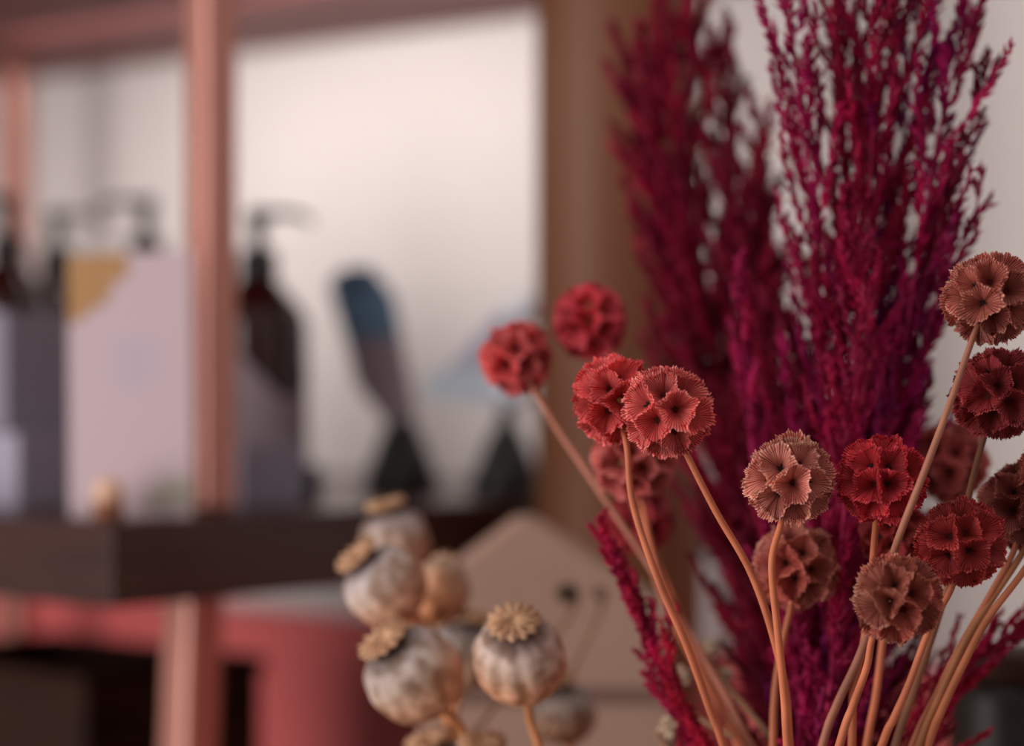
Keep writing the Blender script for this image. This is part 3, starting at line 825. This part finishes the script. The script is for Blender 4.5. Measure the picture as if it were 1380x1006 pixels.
# ------------------------------------------------------------------ poppy pods
def poppy(px, py, dia, d, crown_px, towards, tint, label, seed, elong=1.0):
    """crown_px: where the crown sits; towards: how much the crown leans at the camera"""
    rnd = random.Random(seed)
    c = P(px, py, d); r = dia / 2 / FPX * d
    ax = P(crown_px[0], crown_px[1], d) - c
    ax = ax.normalized(); ax = (ax + Vector((0, -towards, 0))).normalized()
    mouth, foot = to_vase(V2, H2, .022, rnd)
    t = empty('poppy_pod', foot, label, 'dried flower', 'dried poppy pods in the small vase')
    prof = []
    N = 22
    hb, ht = -r * 1.12 * elong, r * .86 * elong
    for i in range(N + 1):
        q = i / N; h = hb + (ht - hb) * q
        x = 1 - 2 * q
        rr = r * (max(0, 1 - abs(2 * q - 1.06) ** 2.5)) ** .5 if q > .02 else r * .14
        rr = max(rr, r * .16)
        if q > .93: rr = max(rr * .8, r * .30)
        prof.append((rr, h))
    V, F = lathe(prof, c, 60, ax, lambda an, h: 1 + .06 * abs(math.sin(an * 6)) - .03 + .025 * math.sin(an * 3 + h * 300))
    seg = 60
    U = []
    for i in range(N):
        for k in range(seg): U.append(((k / seg, i / N), (k / seg, (i + 1) / N), ((k + 1) / seg, (i + 1) / N), ((k + 1) / seg, i / N)))
    U.append(tuple((0, 0) for _ in range(seg))); U.append(tuple((0, 1) for _ in range(seg)))
    o = obj('capsule', V, F, M_poppy, t, True, U); o.color = tint
    # crown: a scalloped disc with raised rays
    cr = r * .56; base = c + ax * (ht - .0004)
    cp_ = [(r * .22, 0), (r * .30, .0015), (cr * .8, .0022), (cr, .0034), (cr * .97, .0046), (cr * .6, .0036), (r * .18, .0052), (r * .02, .0046)]
    V, F = lathe(cp_, base, 96, ax, lambda an, h: 1 + (.10 * math.cos(an * 13) if h > .002 else 0))
    a = ax.cross(Vector((0, 1, .03))).normalized(); b = ax.cross(a)
    for k in range(13):
        an = 2 * PI * k / 13; e = a * math.cos(an) + b * math.sin(an)
        tube([base + ax * .0052 + e * r * .10, base + ax * .0050 + e * cr * .55, base + ax * .0056 + e * cr * 1.04], lambda q: .0007, 6, V, F)
    obj('crown', V, F, M_crown, t, True)
    low = c + ax * hb
    cur = catmull([low + ax * .003, low - ax * .014, low - ax * .02 + Vector((0, 0, -.02)), mouth, foot], 8)
    s = obj('stem', *tube(cur, .0018, 9), M_stem, t, True); s.color = rgb(198, 130, 84)
poppy(532, 728, 92, 1.20, (522, 688), .1, (1.15, 1.05, 1.0, 1), 'greyish poppy pod highest in the left cluster, crown pointing up', 201)
poppy(518, 788, 108, 1.12, (482, 748), .3, (1.5, 1.42, 1.36, 1), 'pale grey poppy pod farthest left, crown tilted to the upper left', 202)
poppy(592, 796, 82, 1.17, (606, 750), -1.6, (1.1, 1.02, .90, 1), 'cream-ochre poppy pod right of the farthest-left one, crown hidden', 203, 1.2)
poppy(556, 908, 128, 1.07, (510, 850), .4, (1.3, 1.2, 1.1, 1), 'large grey speckled poppy pod below, crown tilted left', 204)
poppy(700, 886, 122, 1.04, (690, 822), .75, (1.5, 1.28, 1.12, 1), 'large pinkish poppy pod on the right, ringed crown facing forward', 205)
poppy(630, 880, 92, 1.17, (640, 830), .0, (.86, .9, .94, 1), 'blue-grey poppy pod half hidden between the two large ones', 206)
poppy(596, 1050, 110, 1.12, (578, 996), .2, (.95, .92, .9, 1), 'poppy pod at the bottom edge under the large speckled one, only crown showing', 207)
poppy(652, 1056, 112, 1.08, (650, 1000), .3, (.95, .92, .9, 1), 'poppy pod at the bottom edge below the blue-grey one, only crown showing', 208)
poppy(760, 960, 84, 1.19, (752, 912), .1, (.82, .78, .74, 1), 'dim poppy pod behind and right of the large pinkish one', 209)

# small dark dried buds and cream blossoms behind
def bud(px, py, dia, d, m, label, seed, cat='dried flower', name='dried_bud', vc=V2, hm=H2, scol=rgb(160, 120, 90)):
    rnd = random.Random(seed)
    c = P(px, py, d); r = dia / 2 / FPX * d
    mouth, foot = to_vase(vc, hm, .024, rnd)
    t = empty(name, foot, label, cat)
    V, F = [], []
    for k in range(26):
        z = 1 - (2 * k + 1) / 26; q = math.sqrt(1 - z * z); ph = k * 2.4
        dv = Vector((q * math.cos(ph), q * math.sin(ph), z))
        spikelet(V, F, c + dv * r * .2, dv, r * rnd.uniform(.75, 1.05), r * .30, rnd)
    obj('head', V, F, m, t)
    s = obj('stem', *tube(catmull([c, c + Vector((0, 0, -r * 2)), mouth, foot], 10), .0011, 7), M_stem, t, True); s.color = scol
bud(765, 800, 34, 1.24, M_olive, 'small dark olive bud before the tan peaked box', 301)
bud(808, 800, 26, 1.24, M_kraft, 'small tan bud right of the dark olive bud', 302)
bud(914, 912, 36, 1.06, M_cream, 'small cream blossom behind the knobbly crimson sprig', 303, vc=V1, hm=H1)
bud(903, 978, 34, 1.06, M_cream, 'small cream blossom lowest, near the bottom edge by the crimson sprig', 304, vc=V1, hm=H1)
bud(958, 872, 24, 1.08, M_cream, 'small cream blossom right of the thick orange stem', 305, vc=V1, hm=H1)
bud(978, 910, 24, 1.08, M_cream, 'small cream blossom beside the plume edge above the stems', 306, vc=V1, hm=H1)
